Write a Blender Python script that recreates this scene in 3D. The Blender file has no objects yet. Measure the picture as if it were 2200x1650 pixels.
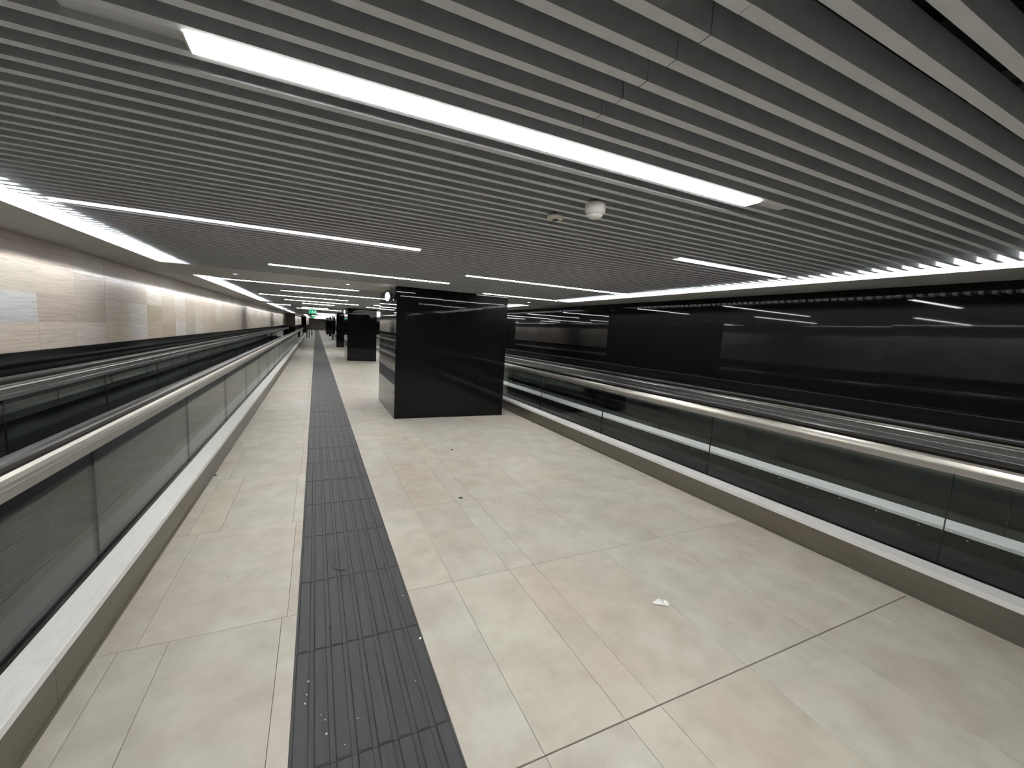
import bpy, bmesh, math, random
from mathutils import Matrix, Vector

random.seed(7)
S = bpy.context.scene
COL = S.collection

# ------------------------------------------------------------------ camera, world, exposure
cam_d = bpy.data.cameras.new('camera')
cam_d.sensor_width = 36.0
cam_d.lens = 14.5558
cam_d.clip_start = 0.02
cam_d.clip_end = 400
cam = bpy.data.objects.new('camera', cam_d)
COL.objects.link(cam)
_r = Vector((0.90348793, -0.42476045, 0.0573422))
_u = Vector((0.00017702, 0.1341551, 0.99096033))
_b = Vector((-0.4286135, -0.89531054, 0.12128271))
cam.matrix_world = Matrix(((_r.x, _u.x, _b.x, 0), (_r.y, _u.y, _b.y, 0), (_r.z, _u.z, _b.z, 1.6), (0, 0, 0, 1)))
S.camera = cam
W = bpy.data.worlds.new('underground')
W.use_nodes = True
W.node_tree.nodes['Background'].inputs[0].default_value = (0.01, 0.01, 0.012, 1)
W.node_tree.nodes['Background'].inputs[1].default_value = 0.0
S.world = W
S.view_settings.view_transform = 'Standard'
S.view_settings.look = 'None'
S.view_settings.exposure = 0.0
S.view_settings.gamma = 1.0
S.view_settings.use_curve_mapping = False
LAMP = 52.0      # radiance of the linear ceiling lights
COVE = 240.0      # radiance of the cove strips

# ------------------------------------------------------------------ layout (metres; the corridor runs along +Y)
XL, XR = -2.58, 5.27            # the two long walls
CZ = 2.28                       # ceiling height
LIPL, LIPR = -1.89, 4.58        # inner edges of the side soffits
SLX0, SLX1 = -1.65, 4.30        # slat ends
YB, YE = -8.0, 95.0             # back and far end
BANDS = [(-4.75, -2.9), (7.18, 8.86), (18.8, 20.6), (30.5, 32.3), (42.2, 46.2), (53.9, 55.7), (65.6, 67.4), (77.3, 79.1), (89.0, YE)]
BAYS = [(YB, -4.75)] + [(BANDS[i][1], BANDS[i + 1][0]) for i in range(len(BANDS) - 1)]
PITCH = 0.098
YN = 46.0                      # past this point the marble side stands closer in
XL2, LIPL2, SLX02 = -1.80, -1.10, -0.87


# ------------------------------------------------------------------ materials
def nodes_of(m):
    m.use_nodes = True
    return m.node_tree.nodes, m.node_tree.links


def mat(name, col, rough=0.5, metal=0.0, spec=0.5, noise=0.0, nscale=6.0, rnoise=0.0, stretch=(1, 1, 1), bump=0.0):
    m = bpy.data.materials.new(name)
    N, L = nodes_of(m)
    b = N['Principled BSDF']
    b.inputs['Base Color'].default_value = (*col, 1)
    b.inputs['Roughness'].default_value = rough
    b.inputs['Metallic'].default_value = metal
    b.inputs['Specular IOR Level'].default_value = spec
    if noise or rnoise or bump:
        g = N.new('ShaderNodeNewGeometry')
        mp = N.new('ShaderNodeMapping')
        mp.inputs['Scale'].default_value = stretch
        L.new(g.outputs['Position'], mp.inputs['Vector'])
        t = N.new('ShaderNodeTexNoise')
        t.inputs['Scale'].default_value = nscale
        t.inputs['Detail'].default_value = 6
        L.new(mp.outputs[0], t.inputs['Vector'])
        if noise:
            r = N.new('ShaderNodeValToRGB')
            r.color_ramp.elements[0].position = 0.3
            r.color_ramp.elements[1].position = 0.7
            r.color_ramp.elements[0].color = (*[c * (1 - noise) for c in col], 1)
            r.color_ramp.elements[1].color = (*[min(1, c * (1 + noise)) for c in col], 1)
            L.new(t.outputs['Fac'], r.inputs[0])
            L.new(r.outputs[0], b.inputs['Base Color'])
        if rnoise:
            mr = N.new('ShaderNodeMapRange')
            mr.inputs['To Min'].default_value = max(0.02, rough - rnoise)
            mr.inputs['To Max'].default_value = rough + rnoise
            L.new(t.outputs['Fac'], mr.inputs['Value'])
            L.new(mr.outputs[0], b.inputs['Roughness'])
        if bump:
            bp = N.new('ShaderNodeBump')
            bp.inputs['Strength'].default_value = bump
            bp.inputs['Distance'].default_value = 0.002
            L.new(t.outputs['Fac'], bp.inputs['Height'])
            L.new(bp.outputs[0], b.inputs['Normal'])
    return m


def emit(name, col, strength):
    m = bpy.data.materials.new(name)
    N, L = nodes_of(m)
    N.remove(N['Principled BSDF'])
    e = N.new('ShaderNodeEmission')
    e.inputs[0].default_value = (*col, 1)
    e.inputs[1].default_value = strength
    L.new(e.outputs[0], N['Material Output'].inputs[0])
    return m


def tinted(name, rough, kind):
    """stone whose base tone comes from each tile's own colour, with grain on top"""
    m = bpy.data.materials.new(name)
    N, L = nodes_of(m)
    b = N['Principled BSDF']
    oi = N.new('ShaderNodeObjectInfo')
    g = N.new('ShaderNodeNewGeometry')
    mp = N.new('ShaderNodeMapping')
    L.new(g.outputs['Position'], mp.inputs['Vector'])
    # every tile is cut from another piece of stone: shift the pattern per tile
    cx = N.new('ShaderNodeCombineXYZ')
    mul = N.new('ShaderNodeMath'); mul.operation = 'MULTIPLY'; mul.inputs[1].default_value = 37.0
    L.new(oi.outputs['Random'], mul.inputs[0])
    L.new(mul.outputs[0], cx.inputs[0]); L.new(mul.outputs[0], cx.inputs[1]); L.new(mul.outputs[0], cx.inputs[2])
    L.new(cx.outputs[0], mp.inputs['Location'])
    t = N.new('ShaderNodeTexNoise')
    t.inputs['Detail'].default_value = 7
    t.inputs['Roughness'].default_value = 0.6
    L.new(mp.outputs[0], t.inputs['Vector'])
    ramp = N.new('ShaderNodeValToRGB')
    mix = N.new('ShaderNodeMix'); mix.data_type = 'RGBA'; mix.blend_type = 'MULTIPLY'
    mix.inputs['Factor'].default_value = 1.0
    if kind == 'marble':
        mp.inputs['Scale'].default_value = (1.0, 1.1, 30.0)
        t.inputs['Scale'].default_value = 2.2
        ramp.color_ramp.elements[0].position = 0.32
        ramp.color_ramp.elements[0].color = (0.80, 0.775, 0.75, 1)
        ramp.color_ramp.elements[1].position = 0.62
        ramp.color_ramp.elements[1].color = (1.06, 1.06, 1.05, 1)
        L.new(t.outputs['Fac'], ramp.inputs[0])
        L.new(oi.outputs['Color'], mix.inputs[6]); L.new(ramp.outputs[0], mix.inputs[7])
        # thin darker veins and soft clouds
        t3 = N.new('ShaderNodeTexNoise'); t3.inputs['Scale'].default_value = 3.5; t3.inputs['Detail'].default_value = 5
        t3.inputs['Distortion'].default_value = 0.6
        L.new(mp.outputs[0], t3.inputs['Vector'])
        rv = N.new('ShaderNodeValToRGB')
        rv.color_ramp.elements[0].position = 0.335
        rv.color_ramp.elements[0].color = (0.70, 0.66, 0.62, 1)
        rv.color_ramp.elements[1].position = 0.40
        rv.color_ramp.elements[1].color = (1, 1, 1, 1)
        L.new(t3.outputs['Fac'], rv.inputs[0])
        mv = N.new('ShaderNodeMix'); mv.data_type = 'RGBA'; mv.blend_type = 'MULTIPLY'; mv.inputs['Factor'].default_value = 1.0
        L.new(mix.outputs[2], mv.inputs[6]); L.new(rv.outputs[0], mv.inputs[7])
        L.new(mv.outputs[2], b.inputs['Base Color'])
    else:
        # large worn patches, grey-green to pinkish beige; the wear runs on across the joints
        t2 = N.new('ShaderNodeTexNoise')
        t2.inputs['Scale'].default_value = 1.7
        t2.inputs['Detail'].default_value = 5
        t2.inputs['Roughness'].default_value = 0.55
        L.new(g.outputs['Position'], t2.inputs['Vector'])
        ramp.color_ramp.elements[0].position = 0.38
        ramp.color_ramp.elements[0].color = (0.93, 0.865, 0.81, 1)
        ramp.color_ramp.elements[1].position = 0.60
        ramp.color_ramp.elements[1].color = (0.98, 0.98, 0.925, 1)
        L.new(t2.outputs['Fac'], ramp.inputs[0])
        L.new(oi.outputs['Color'], mix.inputs[6]); L.new(ramp.outputs[0], mix.inputs[7])
        t.inputs['Scale'].default_value = 5.0
        r2 = N.new('ShaderNodeValToRGB')
        r2.color_ramp.elements[0].position = 0.25
        r2.color_ramp.elements[0].color = (0.80, 0.785, 0.765, 1)
        r2.color_ramp.elements[1].position = 0.6
        r2.color_ramp.elements[1].color = (1.03, 1.03, 1.03, 1)
        L.new(t.outputs['Fac'], r2.inputs[0])
        mix2 = N.new('ShaderNodeMix'); mix2.data_type = 'RGBA'; mix2.blend_type = 'MULTIPLY'
        mix2.inputs['Factor'].default_value = 1.0
        L.new(mix.outputs[2], mix2.inputs[6]); L.new(r2.outputs[0], mix2.inputs[7])
        # small dark specks of dirt
        v = N.new('ShaderNodeTexVoronoi')
        v.inputs['Scale'].default_value = 3.2
        L.new(g.outputs['Position'], v.inputs['Vector'])
        r3 = N.new('ShaderNodeValToRGB')
        r3.color_ramp.elements[0].position = 0.014
        r3.color_ramp.elements[0].color = (0.42, 0.39, 0.36, 1)
        r3.color_ramp.elements[1].position = 0.022
        r3.color_ramp.elements[1].color = (1, 1, 1, 1)
        L.new(v.outputs['Distance'], r3.inputs[0])
        mix3 = N.new('ShaderNodeMix'); mix3.data_type = 'RGBA'; mix3.blend_type = 'MULTIPLY'
        mix3.inputs['Factor'].default_value = 1.0
        L.new(mix2.outputs[2], mix3.inputs[6]); L.new(r3.outputs[0], mix3.inputs[7])
        L.new(mix3.outputs[2], b.inputs['Base Color'])
        mr = N.new('ShaderNodeMapRange')
        mr.inputs['To Min'].default_value = rough - 0.06
        mr.inputs['To Max'].default_value = rough + 0.12
        L.new(t2.outputs['Fac'], mr.inputs['Value'])
        L.new(mr.outputs[0], b.inputs['Roughness'])
    if kind == 'marble':
        b.inputs['Roughness'].default_value = rough
    return m


def glass_mat(name, tint):
    m = bpy.data.materials.new(name)
    N, L = nodes_of(m)
    N.remove(N['Principled BSDF'])
    tr = N.new('ShaderNodeBsdfTransparent'); tr.inputs[0].default_value = (*tint, 1)
    gl = N.new('ShaderNodeBsdfGlossy'); gl.inputs['Roughness'].default_value = 0.0
    gl.inputs[0].default_value = (0.64, 0.66, 0.65, 1)
    fr = N.new('ShaderNodeFresnel')
    # same reflectance on both faces of the pane (light leaves at the angle it came in)
    gm = N.new('ShaderNodeNewGeometry')
    ma = N.new('ShaderNodeMath'); ma.operation = 'MULTIPLY_ADD'
    ma.inputs[1].default_value = 1 / 1.5 - 1.5; ma.inputs[2].default_value = 1.5
    L.new(gm.outputs['Backfacing'], ma.inputs[0]); L.new(ma.outputs[0], fr.inputs[0])
    mx = N.new('ShaderNodeMixShader')
    L.new(fr.outputs[0], mx.inputs[0]); L.new(tr.outputs[0], mx.inputs[1]); L.new(gl.outputs[0], mx.inputs[2])
    L.new(mx.outputs[0], N['Material Output'].inputs[0])
    return m


M = {}
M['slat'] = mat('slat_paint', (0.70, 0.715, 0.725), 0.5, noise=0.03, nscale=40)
M['flank_shade'] = mat('slat_flank_shade', (0.42, 0.435, 0.455), 0.5, noise=0.06, nscale=25)  # darker than the bottoms: shade between the slats put into the colour
M['panel'] = mat('ceiling_panel_paint', (0.60, 0.58, 0.545), 0.55, noise=0.03, nscale=3)
M['white'] = mat('white_plaster', (0.62, 0.625, 0.635), 0.7, noise=0.02, nscale=8)
M['plenum'] = mat('dark_void', (0.03, 0.03, 0.034), 0.9, noise=0.3, nscale=4)
M['lamp'] = emit('lamp_diffuser', (1.0, 0.985, 0.955), LAMP)
M['cove'] = emit('cove_diffuser', (0.95, 0.985, 1.0), COVE)
M['spot'] = emit('downlight_lens', (1.0, 0.97, 0.9), 6.0)
M['disc'] = emit('round_lamp_lens', (0.97, 1.0, 0.97), 4.0)
M['floor'] = tinted('floor_tile_stone', 0.42, 'floor')
M['grout'] = mat('floor_grout', (0.10, 0.085, 0.075), 0.9, noise=0.3, nscale=30)
M['plainfloor'] = mat('floor_stone_far', (0.52, 0.50, 0.455), 0.45, noise=0.06, nscale=1.5)
M['tactile'] = mat('tactile_rubber', (0.037, 0.038, 0.042), 0.55, noise=0.25, nscale=5, stretch=(9, 0.8, 1), bump=0.15)
M['marble'] = tinted('wall_marble', 0.35, 'marble')
M['mortar'] = mat('wall_mortar', (0.33, 0.29, 0.25), 0.8, noise=0.1, nscale=20)
M['black'] = mat('black_polished_stone', (0.006, 0.006, 0.0065), 0.025, spec=0.19, noise=0.25, nscale=60, rnoise=0.01)
M['blackwall'] = mat('black_wall_stone', (0.004, 0.004, 0.0045), 0.025, spec=0.2, noise=0.25, nscale=60, rnoise=0.01)
M['blackcore'] = mat('black_joint', (0.004, 0.004, 0.004), 0.8, noise=0.2, nscale=20)
M['base'] = mat('black_base_stone', (0.006, 0.006, 0.0065), 0.12, spec=0.2, noise=0.0, nscale=30)
M['skirt'] = mat('satin_steel_skirt', (0.205, 0.19, 0.16), 0.36, metal=0.85, noise=0.06, nscale=3, stretch=(1, 0.4, 6))
M['deck'] = mat('brushed_aluminium', (0.84, 0.84, 0.83), 0.42, metal=0.0, noise=0.04, nscale=14, stretch=(4, 0.5, 1))
M['rail'] = mat('aluminium_rail', (0.76, 0.73, 0.67), 0.33, metal=0.88, noise=0.02, nscale=40)
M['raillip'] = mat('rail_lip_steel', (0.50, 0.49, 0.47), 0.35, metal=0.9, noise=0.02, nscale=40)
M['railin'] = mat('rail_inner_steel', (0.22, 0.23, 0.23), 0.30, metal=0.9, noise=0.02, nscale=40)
M['rubber'] = mat('handrail_rubber', (0.022, 0.021, 0.021), 0.3, noise=0.2, nscale=10, stretch=(1, 0.3, 1))
M['dark'] = mat('black_panel', (0.006, 0.006, 0.0065), 0.3, spec=0.3, noise=0.2, nscale=12)
M['belt'] = mat('belt_rubber', (0.012, 0.012, 0.013), 0.55, noise=0.35, nscale=9, stretch=(30, 1, 1))
M['glass'] = glass_mat('balustrade_glass', (0.92, 0.945, 0.935))
M['steel'] = mat('steel', (0.5, 0.5, 0.5), 0.3, metal=0.9, noise=0.05, nscale=20)
M['darksteel'] = mat('dark_steel', (0.06, 0.06, 0.06), 0.35, metal=0.6, noise=0.1, nscale=20)
M['plastic'] = mat('white_plastic', (0.62, 0.62, 0.58), 0.45, noise=0.03, nscale=30)
M['plastic2'] = mat('cream_plastic', (0.62, 0.56, 0.48), 0.5, noise=0.03, nscale=30)
M['sensor'] = mat('brown_lens', (0.035, 0.016, 0.01), 0.3, noise=0.2, nscale=30)
M['paper'] = mat('white_paper', (0.95, 0.945, 0.92), 0.8, noise=0.02, nscale=40)
M['leaf'] = mat('dried_leaf', (0.03, 0.022, 0.016), 0.8, noise=0.3, nscale=60)
M['crumb'] = mat('white_crumb', (0.8, 0.8, 0.78), 0.8, noise=0.05, nscale=60)
M['green'] = emit('green_sign', (0.01, 0.42, 0.16), 1.0)
M['signwhite'] = emit('sign_pictogram', (0.75, 1.0, 0.85), 1.0)
M['endwall'] = mat('pale_end_wall', (0.62, 0.58, 0.54), 0.6, noise=0.05, nscale=2)
M['facing'] = mat('marble_facing', (0.53, 0.48, 0.425), 0.35, noise=0.22, nscale=2.2, stretch=(1, 1.1, 26))
M['brown'] = mat('shaded_marble_and_back_wall', (0.20, 0.165, 0.14), 0.4, noise=0.15, nscale=3, stretch=(1, 1, 12))  # pier marble with its shade put into the colour; also the back wall


# ------------------------------------------------------------------ mesh helpers
def box_into(V, F, x0, x1, y0, y1, z0, z1):
    n = len(V)
    V += [(x0, y0, z0), (x1, y0, z0), (x1, y1, z0), (x0, y1, z0), (x0, y0, z1), (x1, y0, z1), (x1, y1, z1), (x0, y1, z1)]
    F += [tuple(n + i for i in f) for f in ((0, 3, 2, 1), (4, 5, 6, 7), (0, 1, 5, 4), (1, 2, 6, 5), (2, 3, 7, 6), (3, 0, 4, 7))]


def mesh_of(name, V, F, m, smooth=False):
    me = bpy.data.meshes.new(name)
    me.from_pydata(V, [], F)
    if m:
        me.materials.append(m)
    if smooth:
        for p in me.polygons:
            p.use_smooth = True
    me.update()
    return me


def link(name, me, loc=(0, 0, 0), parent=None):
    o = bpy.data.objects.new(name, me)
    COL.objects.link(o)
    if parent is not None:
        o.parent = parent
    o.location = loc
    return o


def boxes(name, L, m, parent=None, loc=(0, 0, 0)):
    V, F = [], []
    for b in L:
        box_into(V, F, *b)
    return link(name, mesh_of(name, V, F, m), loc, parent)


def bevbox_mesh(name, x0, x1, y0, y1, z0, z1, m, bev=0.001):
    """a slab with chamfered top edges (top = +z)"""
    V = [(x0, y0, z0), (x1, y0, z0), (x1, y1, z0), (x0, y1, z0),
         (x0, y0, z1 - bev), (x1, y0, z1 - bev), (x1, y1, z1 - bev), (x0, y1, z1 - bev),
         (x0 + bev, y0 + bev, z1), (x1 - bev, y0 + bev, z1), (x1 - bev, y1 - bev, z1), (x0 + bev, y1 - bev, z1)]
    F = [(0, 3, 2, 1), (8, 9, 10, 11)]
    for a in range(4):
        b = (a + 1) % 4
        F += [(a, b, 4 + b, 4 + a), (4 + a, 4 + b, 8 + b, 8 + a)]
    return mesh_of(name, V, F, m)


def extrude_y(name, prof, y0, y1, m, parent=None, close=True, smooth=False):
    """profile [(x, z)...] extruded along Y"""
    n = len(prof)
    V = [(x, y0, z) for x, z in prof] + [(x, y1, z) for x, z in prof]
    F = [(i, (i + 1) % n, n + (i + 1) % n, n + i) for i in range(n)]
    F += [tuple(range(n))[::-1], tuple(range(n, 2 * n))]
    me = mesh_of(name, V, F, m)
    bm = bmesh.new(); bm.from_mesh(me)
    bmesh.ops.recalc_face_normals(bm, faces=bm.faces)
    bm.to_mesh(me); bm.free()
    if smooth:
        for p in me.polygons:
            p.use_smooth = len(p.vertices) == 4
    return link(name, me, (0, 0, 0), parent)


def lathe(name, prof, m, parent=None, loc=(0, 0, 0), seg=24, smooth=True):
    """profile [(r, z)...] around local Z"""
    V, F = [], []
    for r, z in prof:
        for i in range(seg):
            a = 2 * math.pi * i / seg
            V.append((r * math.cos(a), r * math.sin(a), z))
    for k in range(len(prof) - 1):
        for i in range(seg):
            j = (i + 1) % seg
            F.append((k * seg + i, k * seg + j, (k + 1) * seg + j, (k + 1) * seg + i))
    F.append(tuple(range(seg))[::-1])
    F.append(tuple((len(prof) - 1) * seg + i for i in range(seg)))
    me = mesh_of(name, V, F, m)
    bm = bmesh.new(); bm.from_mesh(me)
    bmesh.ops.recalc_face_normals(bm, faces=bm.faces)
    bm.to_mesh(me); bm.free()
    if smooth:
        for p in me.polygons:
            p.use_smooth = len(p.vertices) == 4
    return link(name, me, loc, parent)


def thing(name, label, cat, loc=(0, 0, 0), group=None, rotz=0.0):
    o = bpy.data.objects.new(name, None)
    COL.objects.link(o)
    o.location = loc
    o.rotation_euler = (0, 0, rotz)
    o['label'] = label; o['category'] = cat; o['kind'] = 'thing'
    if group:
        o['group'] = group
    return o


def tag(o, label, cat, group=None):
    o['label'] = label; o['category'] = cat; o['kind'] = 'thing'
    if group:
        o['group'] = group
    return o


def struct(o):
    o['kind'] = 'structure'
    return o


def stuff(o):
    o['kind'] = 'stuff'
    return o


# ------------------------------------------------------------------ floor
FX0, FX1 = -0.945, 3.60
ROW0, ROWP, NROW = -0.015, 1.193, 26
FY1 = ROW0 + ROWP * NROW
TX0, TX1 = -0.09, 0.505
floor = struct(boxes('floor', [(XL - 0.2, XR + 0.2, YB - 0.2, ROW0, -0.2, 0.0), (XL - 0.2, XR + 0.2, FY1, YE + 0.2, -0.2, 0.0),
                               (XL - 0.2, FX0, ROW0, FY1, -0.2, 0.0), (FX1, XR + 0.2, ROW0, FY1, -0.2, 0.0)], M['plainfloor']))
struct(boxes('floor_bed', [(FX0, FX1, ROW0, FY1, -0.2, -0.011)], M['grout'], floor))
right_cols = [TX1, 0.797, 1.192, 1.383, 1.975, 2.57, 3.17, FX1]
tile_cache = {}
for r in range(NROW):
    y0 = ROW0 + r * ROWP
    left_cols = [FX0, -0.845, -0.65, -0.165, TX0] if r % 2 else [FX0, -0.78, -0.14, TX0]
    for cols in (left_cols, right_cols):
        for a, b in zip(cols[:-1], cols[1:]):
            jw = 0.0007 if r > 1 else 0.0009
            g0 = 0.0012 if r != 1 else 0.0030
            g1 = 0.0012 if r != 0 else 0.0030
            key = (round(b - a, 3), g0, g1)
            if key not in tile_cache:
                w = b - a
                tile_cache[key] = bevbox_mesh('tile', jw, w - jw, g0, ROWP - g1, -0.012, 0.0, M['floor'], 0.0012)
            o = link('tile', tile_cache[key], (a, y0, random.uniform(-0.0006, 0.0)), floor)
            v = random.uniform(0.965, 1.03)
            wv = random.uniform(-0.008, 0.008)
            o.color = (0.55 * v + wv, 0.535 * v, 0.497 * v - wv, 1)

# tactile guiding strip: ribbed tiles
tac = thing('tactile_paving', 'dark grey ribbed guiding strip running the length of the beige floor', 'paving strip', (0.2075, 0, 0))
V, F = [], []
tw, tl = TX1 - TX0, 0.602
box_into(V, F, -tw / 2 + 0.001, tw / 2 - 0.001, 0.0015, tl - 0.0015, -0.004, 0.003)
nb = 8
for i in range(nb):
    c = -tw / 2 + (i + 0.5) * tw / nb
    n = len(V)
    hw, tw2 = 0.0285, 0.0235
    y0_, y1_ = 0.003, tl - 0.003
    V += [(c - hw, y0_, 0.003), (c + hw, y0_, 0.003), (c + hw, y1_, 0.003), (c - hw, y1_, 0.003),
          (c - tw2, y0_ + 0.004, 0.008), (c + tw2, y0_ + 0.004, 0.008), (c + tw2, y1_ - 0.004, 0.008), (c - tw2, y1_ - 0.004, 0.008)]
    F += [tuple(n + k for k in f) for f in ((4, 5, 6, 7), (0, 1, 5, 4), (1, 2, 6, 5), (2, 3, 7, 6), (3, 0, 4, 7))]
me = mesh_of('tactile_tile', V, F, M['tactile'])
for k in range(-6, 150):
    y = 1.451 + k * tl
    o = link('tactile_tile', me, (0, y, random.uniform(-0.001, 0.0005)), tac)
    o.rotation_euler = (0, 0, random.uniform(-0.002, 0.002))

# ------------------------------------------------------------------ walls
wl = struct(boxes('wall_left', [(XL - 0.2, XL - 0.012, YB, YN + 0.02, 0, 3.2), (XL - 0.2, XL2 - 0.02, YN + 0.02, 66.0, 0, 3.2), (XL - 0.2, -1.22, 66.0, YE, 0, 3.2)], M['mortar']))
rows = [1.150, 1.435, 1.727, 2.020, 2.280]
pal = [(0.52, 0.455, 0.395), (0.49, 0.425, 0.365), (0.56, 0.50, 0.44), (0.45, 0.39, 0.335), (0.54, 0.51, 0.475), (0.60, 0.56, 0.52), (0.48, 0.44, 0.37)]
fixed = {(1, 0): (0.50, 0.51, 0.53), (1, 1): (0.43, 0.375, 0.325), (1, 2): (0.43, 0.375, 0.325), (1, 4): (0.60, 0.58, 0.55), (1, 5): (0.40, 0.355, 0.26),
         (0, 4): (0.64, 0.61, 0.61), (2, 2): (0.43, 0.385, 0.335), (2, 1): (0.48, 0.43, 0.375), (0, 6): (0.42, 0.35, 0.29), (0, 7): (0.64, 0.62, 0.6), (0, 3): (0.57, 0.53, 0.44)}
mt_cache = {}
for ri in range(4):
    z0, z1 = rows[ri], rows[ri + 1]
    for k in range(-2, 55):
        y0 = 5.205 + k * 0.775
        if y0 + 0.775 > YN:
            continue
        if ri not in mt_cache:
            V, F = [], []
            box_into(V, F, -0.014, 0.0, 0.0008, 0.7742, 0.0008, z1 - z0 - 0.0008)
            mt_cache[ri] = mesh_of('marble_tile', V, F, M['marble'])
        o = link('marble_tile', mt_cache[ri], (XL + random.uniform(-0.0008, 0.0006), y0, z0), wl)
        c = fixed.get((ri, k), pal[random.choice((0, 0, 1, 1, 2, 2, 3, 4, 5, 6))])
        j = random.uniform(0.96, 1.04)
        o.color = (c[0] * j * 0.95, c[1] * j * 0.93, c[2] * j * 0.91, 1)
boxes('marble_facing', [(XL - 0.012, XL, YB, 5.205 - 1.55, 1.15, CZ), (XL2 - 0.02, XL2, YN + 0.02, 66.0, 1.15, CZ), (-1.22, -1.20, 66.02, YE, 1.15, CZ)], M['facing'], wl)
boxes('stone_pier', [(XL, XL2, YN, YN + 0.02, 1.05, CZ), (XL2, -1.20, 66.0, 66.02, 1.05, CZ)], M['brown'], wl)  # jutting marble faces, their shade painted as brown
bl = struct(boxes('baseboard_left', [(XL - 0.01, XL + 0.014, YB, YN, 0, 1.15), (XL, XL2 + 0.015, YN - 0.02, YN + 0.01, 0, 1.05), (XL2 - 0.01, XL2 + 0.015, YN + 0.01, 66.0, 0, 1.15), (XL2, -1.185, 65.97, 66.01, 0, 1.05), (-1.21, -1.185, 66.01, YE, 0, 1.1)], M['base']))

wr = struct(boxes('wall_right', [(XR + 0.014, XR + 0.2, YB, YE, 0, 3.2)], M['blackcore']))
V, F = [], []
PL = 1.48
box_into(V, F, 0.0, 0.016, 0.0012, PL - 0.0012, 0, CZ - 1.118)
me = mesh_of('stone_panel', V, F, M['blackwall'])
for k in range(-9, 44):
    y0 = 6.64 + k * PL
    o = link('stone_panel', me, (XR + random.uniform(-0.0006, 0.0006), y0, 1.117), wr)
    o.rotation_euler = (random.uniform(-0.0012, 0.0012), random.uniform(-0.0015, 0.0015), random.uniform(-0.0012, 0.0012))
br = struct(boxes('baseboard_right', [(XR - 0.014, XR + 0.018, YB, YE, 0, 1.112)], M['base']))
extrude_y('ledge', [(XR - 0.016, 1.110), (XR - 0.016, 1.114), (XR + 0.002, 1.1165), (XR + 0.002, 1.110)], YB, YE, M['darksteel'], br)

# end walls
wb = struct(boxes('wall_back', [(XL - 0.2, XR + 0.2, YB - 0.2, YB, 0, 3.2)], M['brown']))
wf = struct(boxes('wall_far', [(XL - 0.2, XR + 0.2, YE, YE + 0.2, 0, 3.2)], M['endwall']))
struct(boxes('door_1', [(0.15, 0.95, YE - 0.04, YE, 0.0, 1.9), (0.10, 0.15, YE - 0.06, YE, 0.0, 1.95), (0.95, 1.0, YE - 0.06, YE, 0.0, 1.95), (0.10, 1.0, YE - 0.06, YE, 1.9, 1.95)], M['endwall']))
wd = struct(boxes('wall_side', [(1.36, XR, 67.0, 67.4, 0, CZ)], M['black']))
for i in range(7):
    boxes('stone_panel', [(1.34, 1.358, 67.4 + i * 1.5, 68.86 + i * 1.5, 0.02, CZ - 0.02)], M['black'], wd)
boxes('wall_core', [(1.36, 1.6, 67.4, 78.0, 0, CZ)], M['blackcore'], wd)

# ------------------------------------------------------------------ ceiling
L = [(XL, LIPL, YB, YN, CZ, CZ + 0.02), (XL, LIPL2, YN, YE, CZ, CZ + 0.02), (LIPR, XR, YB, YE, CZ, CZ + 0.02)]
for a, b in BANDS:
    lp = LIPL if a < YN else LIPL2
    L += [(lp, LIPR, a, b, CZ, CZ + 0.02), (lp, LIPR, a, a + 0.012, CZ + 0.02, 2.46), (lp, LIPR, b - 0.012, b, CZ + 0.02, 2.46)]
ceiling = struct(boxes('ceiling', L, M['panel']))
struct(boxes('ceiling_slab', [(XL - 0.2, XR + 0.2, YB - 0.2, YE + 0.2, 3.0, 3.2)], M['plenum'], ceiling))
# white cove recesses and their lips
for a, b in BAYS:
    lp = LIPL if b < YN else LIPL2
    boxes('cove_recess', [(lp - 0.014, lp - 0.004, a, b, CZ + 0.024, 2.46), (lp - 0.014, lp + 0.47, a, b, 2.46, 2.475), (lp + 0.455, lp + 0.47, a, b, 2.43, 2.46)], M['white'], ceiling)
    boxes('cove_recess', [(LIPR + 0.004, LIPR + 0.014, a, b, CZ + 0.024, 2.46), (LIPR - 0.47, LIPR + 0.014, a, b, 2.46, 2.475), (LIPR - 0.47, LIPR - 0.455, a, b, 2.43, 2.46)], M['white'], ceiling)

# lights in the slats: (y, x0, x1)
L1Y = 1.398


def slat_positions(a, b):
    ys = []
    if a < L1Y < b:
        y = 1.455
        while y < b - 0.03:
            ys.append(y); y += PITCH
        y = 1.341
        while y > a + 0.03:
            ys.append(y); y -= PITCH
    else:
        y = a + 0.06
        while y < b - 0.03:
            ys.append(y); y += PITCH
    return sorted(ys)


def slat_box(x0, x1):
    V, F = [], []
    box_into(V, F, x0, x1, -0.0155, 0.0155, CZ, CZ + 0.075)
    return V, F


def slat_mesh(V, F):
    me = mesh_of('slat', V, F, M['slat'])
    me.materials.append(M['flank_shade'])
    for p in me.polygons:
        p.material_index = 0 if p.index % 6 == 0 else 1  # bottom face light, the others take the painted-in shade tone
    return me


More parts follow.
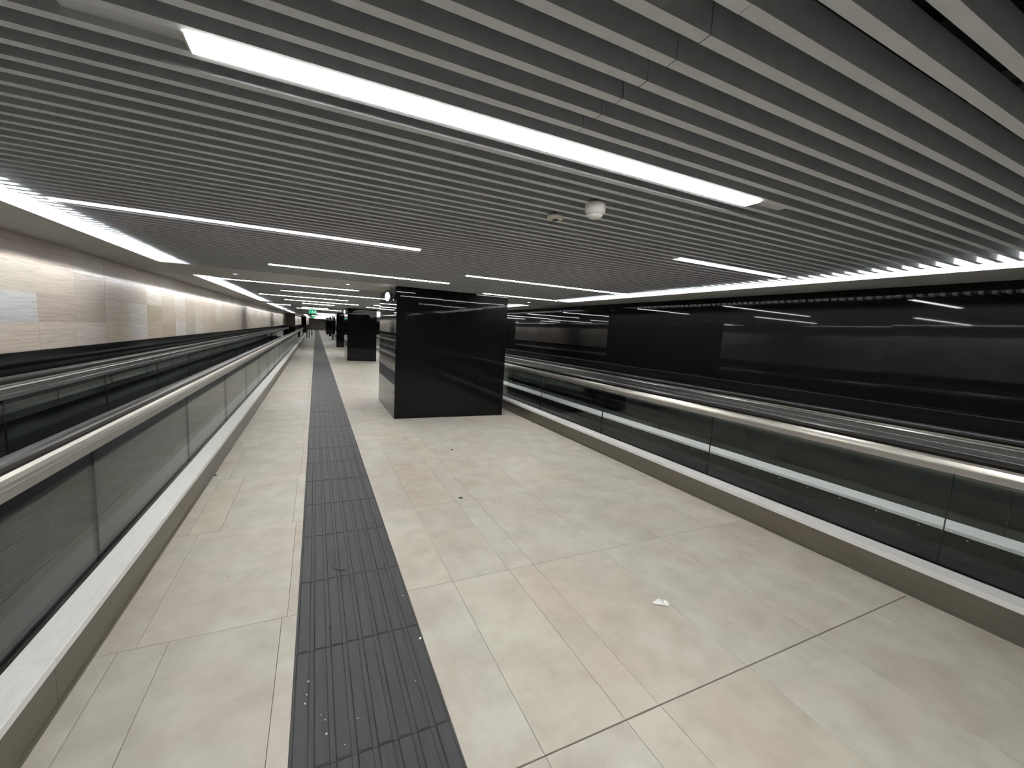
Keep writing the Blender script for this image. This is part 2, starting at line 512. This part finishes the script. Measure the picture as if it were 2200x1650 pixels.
bay_ys = [slat_positions(a, b) for a, b in BAYS]
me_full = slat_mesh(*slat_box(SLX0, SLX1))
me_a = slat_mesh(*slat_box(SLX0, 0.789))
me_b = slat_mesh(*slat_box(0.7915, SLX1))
VS, FS = [], []
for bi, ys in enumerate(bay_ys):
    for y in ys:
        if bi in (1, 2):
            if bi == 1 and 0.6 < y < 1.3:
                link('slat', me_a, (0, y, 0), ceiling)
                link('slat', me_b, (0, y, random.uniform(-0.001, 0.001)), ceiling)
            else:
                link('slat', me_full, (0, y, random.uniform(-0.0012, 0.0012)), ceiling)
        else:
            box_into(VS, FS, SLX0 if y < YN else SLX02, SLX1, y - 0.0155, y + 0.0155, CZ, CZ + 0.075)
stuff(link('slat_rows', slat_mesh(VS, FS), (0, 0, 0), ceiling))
# carrier rails on top of the slats, dark ducts in the void above
boxes('slat_carrier', [(x, x + 0.03, YB, YE, CZ + 0.076, CZ + 0.10) for x in (-0.45, 0.2, 1.75, 3.2)], M['darksteel'], ceiling)
boxes('duct', [(2.2, 3.0, YB, 40, 2.62, 2.9), (-0.9, -0.3, YB, 40, 2.7, 2.9)], M['plenum'], ceiling)


def snap(y):
    """centre of the slat gap next to y"""
    for ys in bay_ys:
        if ys and ys[0] < y < ys[-1]:
            best = min(range(len(ys) - 1), key=lambda i: abs((ys[i] + ys[i + 1]) / 2 - y))
            return (ys[best] + ys[best + 1]) / 2
    return y


def linear_light(y, x0, x1, label, hw=0.0325, group=None):
    y = snap(y)
    t = thing('linear_light', label, 'ceiling light', ((x0 + x1) / 2, y, CZ), group)
    h = (x1 - x0) / 2
    ext = 0.25 if hw > 0.035 else 0.03
    boxes('diffuser', [(-h, h, -hw, hw, -0.003, 0.02)], M['lamp'], t)
    boxes('housing', [(max(-h - ext, SLX0 + 0.02 - (x0 + x1) / 2), min(h + ext, SLX1 - 0.02 - (x0 + x1) / 2), -hw - 0.0005, hw + 0.0005, 0.0205, 0.06)], M['white'], t)
    for s in (-1, 1):
        boxes('end_cap', [(s * h - (0.006 if s < 0 else 0.0), s * h + (0.006 if s > 0 else 0.0), -hw, hw, -0.004, 0.03)], M['plastic'], t)
    return t


linear_light(L1Y, -0.29, 1.885, 'largest white linear light, slanting across the slatted ceiling above the guiding strip', 0.041)
linear_light(3.735, -1.53, 0.83, 'second white linear light in the slats, reaching towards the cove of the marble wall')
linear_light(6.10, -0.53, 1.79, 'white linear light in the last slats before the plain ceiling band at the first pillar')
linear_light(2.61, 2.65, 4.03, 'short white linear light in the slats, ending at the cove of the black wall')
linear_light(5.03, 1.69, 4.19, 'long white linear light between the first pillar top and the cove of the black wall')
linear_light(7.10, 2.72, 4.25, 'white linear light touching the front face of the first black pillar', 0.03)
ordn = ['first', 'second', 'third', 'fourth', 'fifth', 'sixth', 'seventh']
for i, (y, a, b) in enumerate([(9.12, -1.59, 0.80), (11.08, -0.72, 1.54), (13.45, -1.40, 0.87), (15.85, -0.92, 1.37), (17.85, -0.45, 0.66)]):
    linear_light(y, a, b, 'narrow linear light, %s one beyond the plain ceiling band beside the first pillar' % ordn[i])
for i, (y, a, b) in enumerate([(10.3, 1.8, 4.1), (12.6, 2.0, 4.1), (15.0, 1.8, 4.1), (17.3, 1.8, 4.1)]):
    linear_light(y, a, b, 'linear light between the first two pillars and the black wall, %s behind the first pillar' % ordn[i])
for i, (y, a, b) in enumerate([(21.2, -1.53, -1.0), (22.9, -0.59, 0.56), (25.0, -0.9, 1.29)]):
    linear_light(y, a, b, 'small linear light, %s one past the second black pillar' % ordn[i])
for i, (y, a, b) in enumerate([(22.3, 1.8, 4.1), (24.6, 1.8, 4.1), (27.0, 1.8, 4.1), (29.3, 1.8, 4.1)]):
    linear_light(y, a, b, 'linear light above the walkway of the black wall, %s behind the second pillar' % ordn[i])
far_y = [35.4, 40.0, 46.5, 51.3, 57.5, 62.5, 69.5, 74.0, 81.0, 84.5, 88.0]  # the last pair is added to brighten the far end wall
for i, y in enumerate(far_y):
    linear_light(y, -0.35 + 0.3 * (i % 3), 1.5 + 0.3 * (i % 3), 'tiny far linear light beyond the green exit sign', group='far linear lights beyond the exit sign')
for i, y in enumerate([-2.3, -0.6, -6.6]):
    linear_light(y, -1.0 + 0.6 * i, 1.3 + 0.6 * i, 'linear light behind the viewpoint, %s one of its row' % ordn[i])


def cove_light(side, a, b, label, group=None):
    x = ((-1.56 if b < YN else -0.77) if side < 0 else 4.18)
    dz = -0.02 if side < 0 else 0.0
    t = thing('cove_light', label, 'cove light', (x, a, CZ), group)
    Lh = b - a
    s = side
    # emitting face looks outwards and down into the recess
    # strip set back above the slats, facing outwards and a little down
    extrude_y('led_strip', [(s * 0.000, 0.104 + dz), (s * 0.011, 0.134 + dz), (s * 0.010, 0.135 + dz), (s * -0.001, 0.105 + dz)], 0.03, Lh - 0.03, M['cove'], t)
    extrude_y('housing', [(s * -0.0015, 0.104 + dz), (s * 0.0095, 0.136 + dz), (s * 0.009, 0.148 + dz), (s * -0.03, 0.148 + dz), (s * -0.03, 0.097 + dz), (s * -0.0015, 0.097 + dz)], 0.02, Lh - 0.02, M['plastic'], t)
    return t


names = ['bay behind the viewpoint', 'near bay', 'bay between the first and second pillars', 'bay after the second pillar', 'bay after the third pillar']
wname = {-1: 'marble wall', 1: 'black wall'}
for bi, (a, b) in enumerate(BAYS):
    for s in (-1, 1):
        if bi < 5:
            if bi == 0:
                lab = 'bright cove light strip along the %s, in the bay behind the viewpoint' % wname[s]
            elif bi == 1:
                lab = 'long bright cove light strip along the %s, up to the first pillar' % wname[s]
            else:
                lab = 'cove strip along the %s in the %s' % (wname[s], names[bi])
            cove_light(s, a, b, lab)
        else:
            cove_light(s, a, b, 'far short cove strip along the %s beyond the fourth pillar' % wname[s], 'far cove strips of the %s' % wname[s])


def downlight(x, y, label, group=None):
    t = thing('downlight', label, 'ceiling light', (x, y, CZ), group)
    lathe('trim_ring', [(0.044, 0.0), (0.044, -0.004), (0.034, -0.004), (0.034, 0.0)], M['plastic'], t)
    lathe('lens', [(0.034, -0.001), (0.02, -0.0045), (0.0, -0.005)], M['spot'], t)


downlight(-1.147, 7.95, 'small round downlight in the plain ceiling band next to the marble wall')
downlight(0.506, 7.85, 'small round downlight in the plain ceiling band above the guiding strip')
downlight(4.14, 8.05, 'small round downlight in the ceiling band behind the first pillar')
for i, (x, y) in enumerate([(-1.15, 19.7), (0.5, 19.7), (-1.15, 31.4), (0.5, 31.4)]):
    downlight(x, y, 'tiny downlight in a plain ceiling band, %s' % ['by the marble wall at the second pillar', 'above the guiding strip at the second pillar', 'by the marble wall at the third pillar', 'above the guiding strip at the third pillar'][i])

# ------------------------------------------------------------------ ceiling devices
t = thing('smoke_detector', 'white bulbous smoke detector under the slats beside the largest linear light', 'detector', (1.303, 1.85, CZ))
lathe('body', [(0.050, 0.012), (0.053, 0.0), (0.054, -0.020), (0.050, -0.038), (0.042, -0.050)], M['plastic'], t, seg=32)
lathe('sensor_dome', [(0.041, -0.050), (0.036, -0.060), (0.024, -0.068), (0.010, -0.071), (0.0, -0.0715)], M['plastic'], t, seg=32)
lathe('neck', [(0.03, 0.012), (0.03, 0.05)], M['darksteel'], t, seg=16)
t = thing('motion_sensor', 'flat cream ceiling sensor with a dark square lens, hanging under the slats', 'sensor', (1.233, 2.13, CZ))
lathe('body', [(0.030, 0.0), (0.046, -0.006), (0.049, -0.014), (0.044, -0.022), (0.030, -0.026)], M['plastic2'], t, seg=32)
boxes('lens', [(-0.013, 0.013, -0.014, 0.014, -0.031, -0.0262)], M['sensor'], t)
lathe('stem', [(0.006, 0.0), (0.006, 0.10)], M['darksteel'], t, loc=(-0.012, 0.0, 0.0), seg=10)
t = thing('security_camera', 'tiny dark dome camera under the far ceiling beside the exit sign', 'camera', (0.33, 26.6, CZ))
lathe('mount', [(0.07, 0.0), (0.07, -0.04)], M['plastic'], t)
lathe('dome', [(0.062, -0.04), (0.058, -0.07), (0.035, -0.10), (0.0, -0.108)], M['sensor'], t)


def exit_sign(x, y, z, s, label):
    t = thing('exit_sign', label, 'sign', (x, y, z))
    boxes('sign_box', [(-0.22 * s, 0.22 * s, -0.03, 0.03, -0.11 * s, 0.11 * s)], M['green'], t)
    # running figure, door and arrow
    boxes('pictogram', [(-0.03 * s, 0.02 * s, -0.033, -0.0305, -0.02 * s, 0.05 * s), (-0.02 * s, 0.01 * s, -0.033, -0.0305, 0.055 * s, 0.08 * s),
                        (-0.07 * s, -0.02 * s, -0.033, -0.0305, -0.06 * s, -0.035 * s), (0.0, 0.05 * s, -0.033, -0.0305, -0.075 * s, -0.03 * s),
                        (0.10 * s, 0.18 * s, -0.033, -0.0305, -0.07 * s, 0.07 * s), (-0.18 * s, -0.10 * s, -0.033, -0.0305, -0.012 * s, 0.012 * s)], M['signwhite'], t)
    for k in (-1, 1):
        boxes('hanger', [(k * 0.15 * s - 0.006, k * 0.15 * s + 0.006, -0.006, 0.006, 0.11 * s, CZ - z)], M['darksteel'], t)


exit_sign(-0.13, 24.0, 2.10, 0.85, 'green running-man exit sign hanging over the corridor')
exit_sign(-0.17, 47.0, 2.10, 0.85, 'smaller far green exit sign seen just below the first one')


# ------------------------------------------------------------------ pillars
def slab(parent, face, c0, c1, z0, z1, pos):
    """a facing slab; face 'y' looks to -Y at y=pos, face 'x' looks to -X at x=pos, face 'e' looks to +X"""
    V, F = [], []
    g = 0.0012
    w, h = c1 - c0 - 2 * g, z1 - z0 - 2 * g
    if face == 'y':
        box_into(V, F, -w / 2, w / 2, 0, 0.02, -h / 2, h / 2)
        loc = ((c0 + c1) / 2, pos, (z0 + z1) / 2)
    else:
        d = (0, 0.02) if face == 'x' else (-0.02, 0)
        box_into(V, F, d[0], d[1], -w / 2, w / 2, -h / 2, h / 2)
        loc = (pos, (c0 + c1) / 2, (z0 + z1) / 2)
    pl = parent.location
    o = link('stone_panel', mesh_of('stone_panel', V, F, M['black']), (loc[0] - pl.x, loc[1] - pl.y, loc[2]), parent)
    j = 0.0016
    if face == 'y':
        o.rotation_euler = (random.uniform(-j, j), 0, random.uniform(-j, j))
    else:
        o.rotation_euler = (0, random.uniform(-j, j), random.uniform(-j, j))
    return o


def pillar(x0, x1, y0, y1, label, xs, ys, zs):
    t = thing('pillar', label, 'pillar', (x0, y0, 0))
    boxes('core', [(0.014, x1 - x0 - 0.014, 0.014, y1 - y0 - 0.014, 0, CZ - 0.001)], M['blackcore'], t)
    xs = [x0] + xs + [x1]
    ys = [y0 + 0.021] + ys + [y1]
    for za, zb in zip(zs[:-1], zs[1:]):
        for a, b in zip(xs[:-1], xs[1:]):
            slab(t, 'y', a, b, za, zb, y0)
        for a, b in zip(ys[:-1], ys[1:]):
            slab(t, 'x', a, b, za, zb, x0)
            slab(t, 'e', a, b, za, zb, x1)
    return t


pillar(1.236, 3.296, 7.268, 9.25, 'wide black polished stone pillar, the largest one, on the beige floor', [2.01, 2.80], [8.25], [0.0, 0.96, 1.97, CZ - 0.001])
pillar(1.245, 2.46, 19.4, 21.4, 'black polished stone pillar standing second behind the largest one', [1.86], [20.4], [0.0, 1.97, CZ - 0.001])
pillar(1.265, 1.76, 30.4, 32.3, 'slim black polished pillar standing third along the corridor', [], [31.35], [0.0, 1.97, CZ - 0.001])
pillar(1.44, 1.545, 43.5, 44.0, 'very thin black post standing just past the third pillar', [], [], [0.0, CZ - 0.001])
pillar(1.48, 1.71, 54.9, 56.0, 'small distant black pillar, the wider of the two past the thin post', [], [], [0.0, CZ - 0.001])
pillar(1.31, 1.44, 60.2, 61.0, 'small distant black pillar just before the dark far side wall', [], [], [0.0, CZ - 0.001])


def round_lamp(x, y, z, s, label):
    t = thing('round_lamp', label, 'lamp', (x, y, CZ))
    boxes('stem', [(0.022, 0.042, -0.012, 0.012, z - CZ + 0.02, 0.0)], M['darksteel'], t)
    boxes('bracket', [(0.012, 0.074, -0.02, 0.02, z - CZ - 0.05, z - CZ + 0.04)], M['darksteel'], t)
    n = Vector((-0.93, -0.37, 0.0)).normalized()
    rot = n.to_track_quat('Z', 'Y').to_euler()
    b = lathe('lamp_head', [(0.070 * s, -0.028), (0.080 * s, -0.02), (0.083 * s, 0.018), (0.078 * s, 0.024)], M['steel'], t, (0, 0, z - CZ), 32)
    b.rotation_euler = rot
    q = lathe('lens', [(0.076 * s, 0.0245), (0.055 * s, 0.030), (0.0, 0.033)], M['disc'], t, (0, 0, z - CZ), 32)
    q.rotation_euler = rot


round_lamp(1.155, 7.61, 2.112, 1.0, 'round white lamp hanging at the side of the largest black pillar')
round_lamp(1.165, 19.72, 2.11, 1.0, 'round white lamp at the side of the second black pillar')
round_lamp(1.185, 30.7, 2.11, 1.0, 'round white lamp at the side of the third black pillar')


# ------------------------------------------------------------------ moving walkways
def walkway(s, xo, xg, xf, xw, y0, y1, label, near_end=True):
    """s=+1: walkway lies towards +X. xo outer skirt face, xg near glass centre, xf far glass centre, xw wall line"""
    t = thing('moving_walkway', label, 'moving walkway', (0, y0, 0))
    LEN = y1 - y0

    def bx(name, x0, x1, ya, yb, z0, z1, m, parent=t):
        a, b = sorted((x0, x1))
        return boxes(name, [(a, b, ya, yb, z0, z1)], m, parent)

    DZ = 0.22
    # outer skirt in sheet lengths, with a small foot strip on the floor
    n = max(1, round(LEN / 3.04))
    step = LEN / n
    for i in range(n):
        a, b = i * step, (i + 1) * step
        bx('skirt_panel', xo + s * 0.006, xo + s * 0.02, a + 0.0008, b - 0.0008, 0.0, DZ - 0.036, M['skirt'])
        prof = [(xo, DZ - 0.036), (xo, DZ - 0.003), (xo + s * 0.003, DZ), (xg - s * 0.028, DZ), (xg - s * 0.028, DZ - 0.02), (xo + s * 0.02, DZ - 0.036)]
        extrude_y('deck_panel', prof, a + 0.0008, b - 0.0008, M['deck'], t)
    bx('foot_strip', xo - s * 0.004, xo + s * 0.006, 0, LEN, 0.0, 0.012, M['skirt'])
    bx('glass_gasket', xg - s * 0.0272, xg - s * 0.0065, 0, LEN, DZ - 0.02, DZ - 0.002, M['dark'])
    # near and far balustrades: glass panes, aluminium rail, rubber handrail
    GP = 1.845
    joint0 = 6.615 if s < 0 else 6.66
    for xc, side in ((xg, -s), (xf, s)):
        k0 = math.floor((y0 - joint0) / GP)
        y = joint0 + k0 * GP
        while y < y1:
            a, b = max(y, y0), min(y + GP, y1)
            if b - a > 0.2:
                bx('glass_pane', xc - 0.006, xc + 0.006, a - y0 + 0.0015, b - y0 - 0.0015, DZ - 0.02, 0.87, M['glass'])
                if b < y1:
                    bx('pane_seal', xc - 0.0064, xc + 0.0064, b - y0 - 0.0018, b - y0 + 0.0018, DZ - 0.02, 0.87, M['dark'])
            y += GP
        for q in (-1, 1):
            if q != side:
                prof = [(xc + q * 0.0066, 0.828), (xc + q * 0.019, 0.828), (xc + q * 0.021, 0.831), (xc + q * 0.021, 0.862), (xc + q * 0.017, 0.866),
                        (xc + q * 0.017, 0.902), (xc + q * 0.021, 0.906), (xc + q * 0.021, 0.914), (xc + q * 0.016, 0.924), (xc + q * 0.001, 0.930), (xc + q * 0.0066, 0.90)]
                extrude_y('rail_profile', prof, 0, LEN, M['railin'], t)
                continue
            bx('rail_lip', xc + q * 0.0066, xc + q * 0.0245, 0, LEN, 0.851, 0.889, M['raillip'])
            prof = [(xc + q * 0.0065, 0.8895), (xc + q * 0.024, 0.8895), (xc + q * 0.026, 0.892), (xc + q * 0.026, 0.900),
                    (xc + q * 0.023, 0.912), (xc + q * 0.016, 0.930), (xc + q * 0.006, 0.946), (xc + q * 0.0, 0.950), (xc, 0.90), (xc + q * 0.0065, 0.892)]
            extrude_y('rail_profile', prof, 0, LEN, M['rail'], t)
        bx('rail_guide', xc - 0.008, xc + 0.008, 0, LEN, 0.945, 0.967, M['dark'])
        prof = [(xc + 0.036 * math.cos(a) , 0.984 + 0.021 * math.sin(a)) for a in [math.radians(d) for d in (-60, -20, 15, 40, 65, 90, 115, 140, 165, 200, 240)]]
        ends = extrude_y('handrail', prof, 0, LEN, M['rubber'], t)
        # rounded newel ends where the handrail turns down
        for ye, dd in ((LEN, 1), (0, -1)):
            V, F = [], []
            segs = 10
            ring = [(0.036, 0), (0.025, 0.02), (0.0, 0.026), (-0.025, 0.02), (-0.036, 0), (-0.02, -0.012), (0.02, -0.012)]
            for i in range(segs + 1):
                a = math.pi / 2 - math.pi * i / segs
                for rx, rr in ring:
                    R_ = 0.34 + rr
                    V.append((xc + rx, ye + dd * R_ * math.cos(a), 0.644 + R_ * math.sin(a)))
            m_ = len(ring)
            for i in range(segs):
                for j in range(m_):
                    F.append((i * m_ + j, i * m_ + (j + 1) % m_, (i + 1) * m_ + (j + 1) % m_, (i + 1) * m_ + j))
            link('handrail_end', mesh_of('handrail_end', V, F, M['rubber']), (0, 0, 0), t)
            V, F = [], []
            for i in range(segs + 1):
                a = math.pi / 2 - math.pi * i / segs
                for xx in (-0.006, 0.006):
                    V.append((xc + xx, ye + dd * 0.30 * math.cos(a), 0.52 + (0.34 if math.sin(a) > 0 else 0.32) * math.sin(a)))
            nn = len(V)
            F = [(2 * i, 2 * i + 1, 2 * i + 3, 2 * i + 2) for i in range(segs)] + [tuple(range(0, nn, 2)), tuple(range(1, nn, 2))[::-1]]
            link('glass_end', mesh_of('glass_end', V, F, M['glass']), (0, 0, 0), t)
    # inner decks, skirts, belt
    bx('inner_deck', xg + s * 0.0075, xg + s * 0.22, 0, LEN, DZ - 0.012, DZ, M['dark'])
    bx('inner_skirt', xg + s * 0.205, xg + s * 0.22, 0, LEN, 0.0, DZ - 0.012, M['dark'])
    prof = [(xf - s * 0.008, DZ), (xf - s * 0.248, DZ), (xf - s * 0.251, DZ - 0.004), (xf - s * 0.251, DZ - 0.032), (xf - s * 0.243, DZ - 0.032), (xf - s * 0.243, DZ - 0.014), (xf - s * 0.008, DZ - 0.014)]
    extrude_y('inner_deck', prof, 0, LEN, M['deck'], t)
    bx('inner_skirt', xf - s * 0.243, xf - s * 0.228, 0, LEN, 0.0, DZ - 0.033, M['dark'])
    bx('belt', xg + s * 0.222, xf - s * 0.245, 0, LEN, 0.02, 0.055, M['belt'])
    V, F = [], []
    a_, b_ = sorted((xg + s * 0.226, xf - s * 0.25))
    x = a_
    while x < b_:
        box_into(V, F, x, x + 0.006, 0.0, LEN, 0.055, 0.064)
        x += 0.018
    stuff(link('belt_cleats', mesh_of('belt_cleats', V, F, M['belt']), (0, 0, 0), t))
    # screws on the far inner skirt
    sm = None
    for k in range(int(min(LEN, 14) / 0.30)):
        if sm is None:
            o = lathe('screw', [(0.007, 0.0), (0.006, 0.003), (0.0, 0.0035)], M['steel'], t, seg=10)
            sm = o.data
        else:
            o = link('screw', sm, (0, 0, 0), t)
        o.location = (xf - s * 0.2432, 0.15 + k * 0.30, 0.162)
        o.rotation_euler = (0, -s * math.pi / 2, 0)
    # cover between the far glass and the wall
    a, b = sorted((xf + s * 0.008, xw - s * 0.016))
    bx('side_cover', a, b, 0, LEN, 0.0, DZ, M['dark'])
    # comb plates at the landings
    for ya, yb in ((-0.9, 0.0), (LEN, LEN + 0.9)):
        bx('landing_plate', xg + s * 0.03, xf - s * 0.03, ya, yb, 0.0, 0.05, M['steel'])
    return t


walkway(-1, -0.933, -1.095, -2.305, XL, -4.0, 44.8, 'moving walkway with glass sides along the beige marble wall')
walkway(1, 3.622, 3.802, 4.955, XR, -4.0, 33.0, 'moving walkway with glass sides along the black polished wall')

# ------------------------------------------------------------------ far bollards
for x, y, h, lab in ((-0.60, 47.6, 0.75, 'small dark post at the far end of the marble-side walkway'), (-0.76, 45.5, 0.95, 'tall dark post standing on the floor past the far walkway end'), (-0.40, 54.8, 0.9, 'farthest dark post by the shaded marble pier')):
    t = thing('bollard', lab, 'bollard', (x, y, 0))
    lathe('base_plate', [(0.09, 0.0), (0.09, 0.012)], M['steel'], t, seg=16)
    lathe('post', [(0.055, 0.012), (0.055, h - 0.03), (0.045, h)], M['darksteel'], t, seg=16)

# ------------------------------------------------------------------ litter
# crumpled scrap: pointed at one end, two lobes with a notch at the other
outline = [(-0.058, 0.004, 0.006), (-0.036, 0.013, 0.010), (-0.014, 0.027, 0.016), (0.008, 0.024, 0.012), (0.016, 0.014, 0.005), (0.024, 0.027, 0.013),
           (0.044, 0.014, 0.012), (0.050, -0.006, 0.008), (0.040, -0.024, 0.005), (0.024, -0.022, 0.003), (0.016, -0.010, 0.004), (0.012, -0.026, 0.008), (-0.012, -0.014, 0.006), (-0.040, -0.008, 0.003)]
inner = [(-0.030, 0.003, 0.009), (-0.006, 0.010, 0.018), (0.002, -0.004, 0.013), (0.017, 0.001, 0.006), (0.034, 0.002, 0.015)]
bm = bmesh.new()
ov = [bm.verts.new(p) for p in outline]
iv = [bm.verts.new(p) for p in inner]
for f in ((ov[0], ov[13], iv[0]), (ov[0], iv[0], ov[1]), (ov[1], iv[0], iv[1]), (ov[1], iv[1], ov[2]), (ov[2], iv[1], ov[3]), (ov[3], iv[1], iv[3]), (ov[3], iv[3], ov[4]),
          (iv[0], iv[2], iv[1]), (iv[1], iv[2], iv[3]), (ov[13], ov[12], iv[0]), (iv[0], ov[12], iv[2]), (ov[12], ov[11], iv[2]), (iv[2], ov[11], ov[10]), (iv[2], ov[10], iv[3]),
          (ov[4], iv[3], ov[5]), (ov[5], iv[3], iv[4]), (ov[5], iv[4], ov[6]), (ov[6], iv[4], ov[7]), (ov[7], iv[4], ov[8]), (ov[8], iv[4], ov[9]), (ov[9], iv[4], iv[3]), (ov[9], iv[3], ov[10])):
    bm.faces.new(f)
bmesh.ops.recalc_face_normals(bm, faces=bm.faces)
bmesh.ops.solidify(bm, geom=bm.faces[:], thickness=0.0008)
me = bpy.data.meshes.new('paper_scrap'); bm.to_mesh(me); bm.free()
me.materials.append(M['paper'])
o = link('paper_scrap', me, (1.925, 1.712, 0.0005))
o.rotation_euler = (0, 0, math.radians(-22))
tag(o, 'crumpled white paper scrap lying on the beige floor tiles', 'paper')


def leaf(x, y, s, rz, label, group=None):
    V = [(-0.5, 0, 0.0015), (-0.25, 0.16, 0.008), (-0.2, -0.14, 0.002), (0.0, 0.28, 0.012), (0.05, -0.12, 0.003), (0.25, 0.08, 0.007), (0.25, -0.08, 0.003), (0.55, -0.02, 0.006)]
    F = [(0, 2, 1), (1, 2, 4, 3), (3, 4, 6, 5), (5, 6, 7)]
    bm = bmesh.new()
    vs = [bm.verts.new((a * s, b * s, c)) for a, b, c in V]
    for f in F:
        bm.faces.new([vs[i] for i in f])
    bmesh.ops.solidify(bm, geom=bm.faces[:], thickness=0.001)
    me = bpy.data.meshes.new('dry_leaf'); bm.to_mesh(me); bm.free()
    me.materials.append(M['leaf'])
    o = link('dry_leaf', me, (x, y, 0.0))
    o.rotation_euler = (0, 0, rz)
    tag(o, label, 'leaf', group)


leaf(1.26, 3.62, 0.055, -0.5, 'dark dry leaf on the tiles between the guiding strip and the first pillar')
leaf(1.654, 5.20, 0.05, 0.3, 'small dark leaf just in front of the largest pillar')
leaf(-0.915, 4.90, 0.045, 0.2, 'dark leaf against the steel skirt of the marble-side walkway')
leaf(3.585, 6.5, 0.05, 0.1, 'small dark leaf against the skirt of the walkway by the black wall')
for x, y, s in ((-0.03, 1.86, 0.010), (-0.035, 1.79, 0.007), (-0.04, 1.745, 0.009), (0.02, 1.665, 0.006), (0.035, 1.635, 0.008), (0.038, 1.57, 0.010), (0.155, 1.595, 0.006), (0.41, 1.69, 0.008), (0.488, 1.94, 0.016), (0.47, 2.32, 0.009), (0.10, 1.50, 0.006), (-0.795, 1.72, 0.009), (-0.83, 1.66, 0.011)):
    bm = bmesh.new()
    bmesh.ops.create_icosphere(bm, subdivisions=1, radius=s * 0.5)
    for v in bm.verts:
        v.co *= random.uniform(0.6, 1.25)
        v.co.z *= 0.5
    me = bpy.data.meshes.new('crumb'); bm.to_mesh(me); bm.free()
    me.materials.append(M['crumb'])
    onstrip = TX0 < x < TX1
    o = link('crumb', me, (x, y, (0.0085 if onstrip else 0.0) + s * 0.22))
    tag(o, 'tiny white crumb on the dark ribbed guiding strip' if onstrip else 'tiny white crumb on the tiles beside the steel skirt', 'crumb', 'white crumbs on the guiding strip' if onstrip else 'white crumbs by the steel skirt')

# a dark thread curled on the guiding strip and small chips
pts = [(0.097, 2.800), (0.110, 2.749), (0.142, 2.721), (0.181, 2.718)]
V, F = [], []
for i, (x, y) in enumerate(pts):
    for dx, dz in ((-0.002, 0.0), (0.0, 0.0035), (0.002, 0.0)):
        V.append((x - 0.13 + dx * (0.5 if i in (0, 3) else 1), y - 2.74 + dx, 0.0005 + dz))
for i in range(3):
    for j in range(3):
        F.append((i * 3 + j, i * 3 + (j + 1) % 3, i * 3 + 3 + (j + 1) % 3, i * 3 + 3 + j))
F += [(0, 2, 1), (9, 10, 11)]
o = link('thread', mesh_of('thread', V, F, M['leaf']), (0.13, 2.74, 0.008))
tag(o, 'thin black curled thread on the dark ribbed guiding strip', 'thread')
leaf(0.073, 2.19, 0.026, 0.1, 'tiny dark chip on the guiding strip, nearer than the black thread')
o = link('paper_chip', bpy.data.meshes['crumb'], (4.48, 2.32, 0.068))
o.scale = (2.2, 1.2, 1.0)
tag(o, 'white paper chip lying on the dark belt of the walkway by the black wall', 'paper')
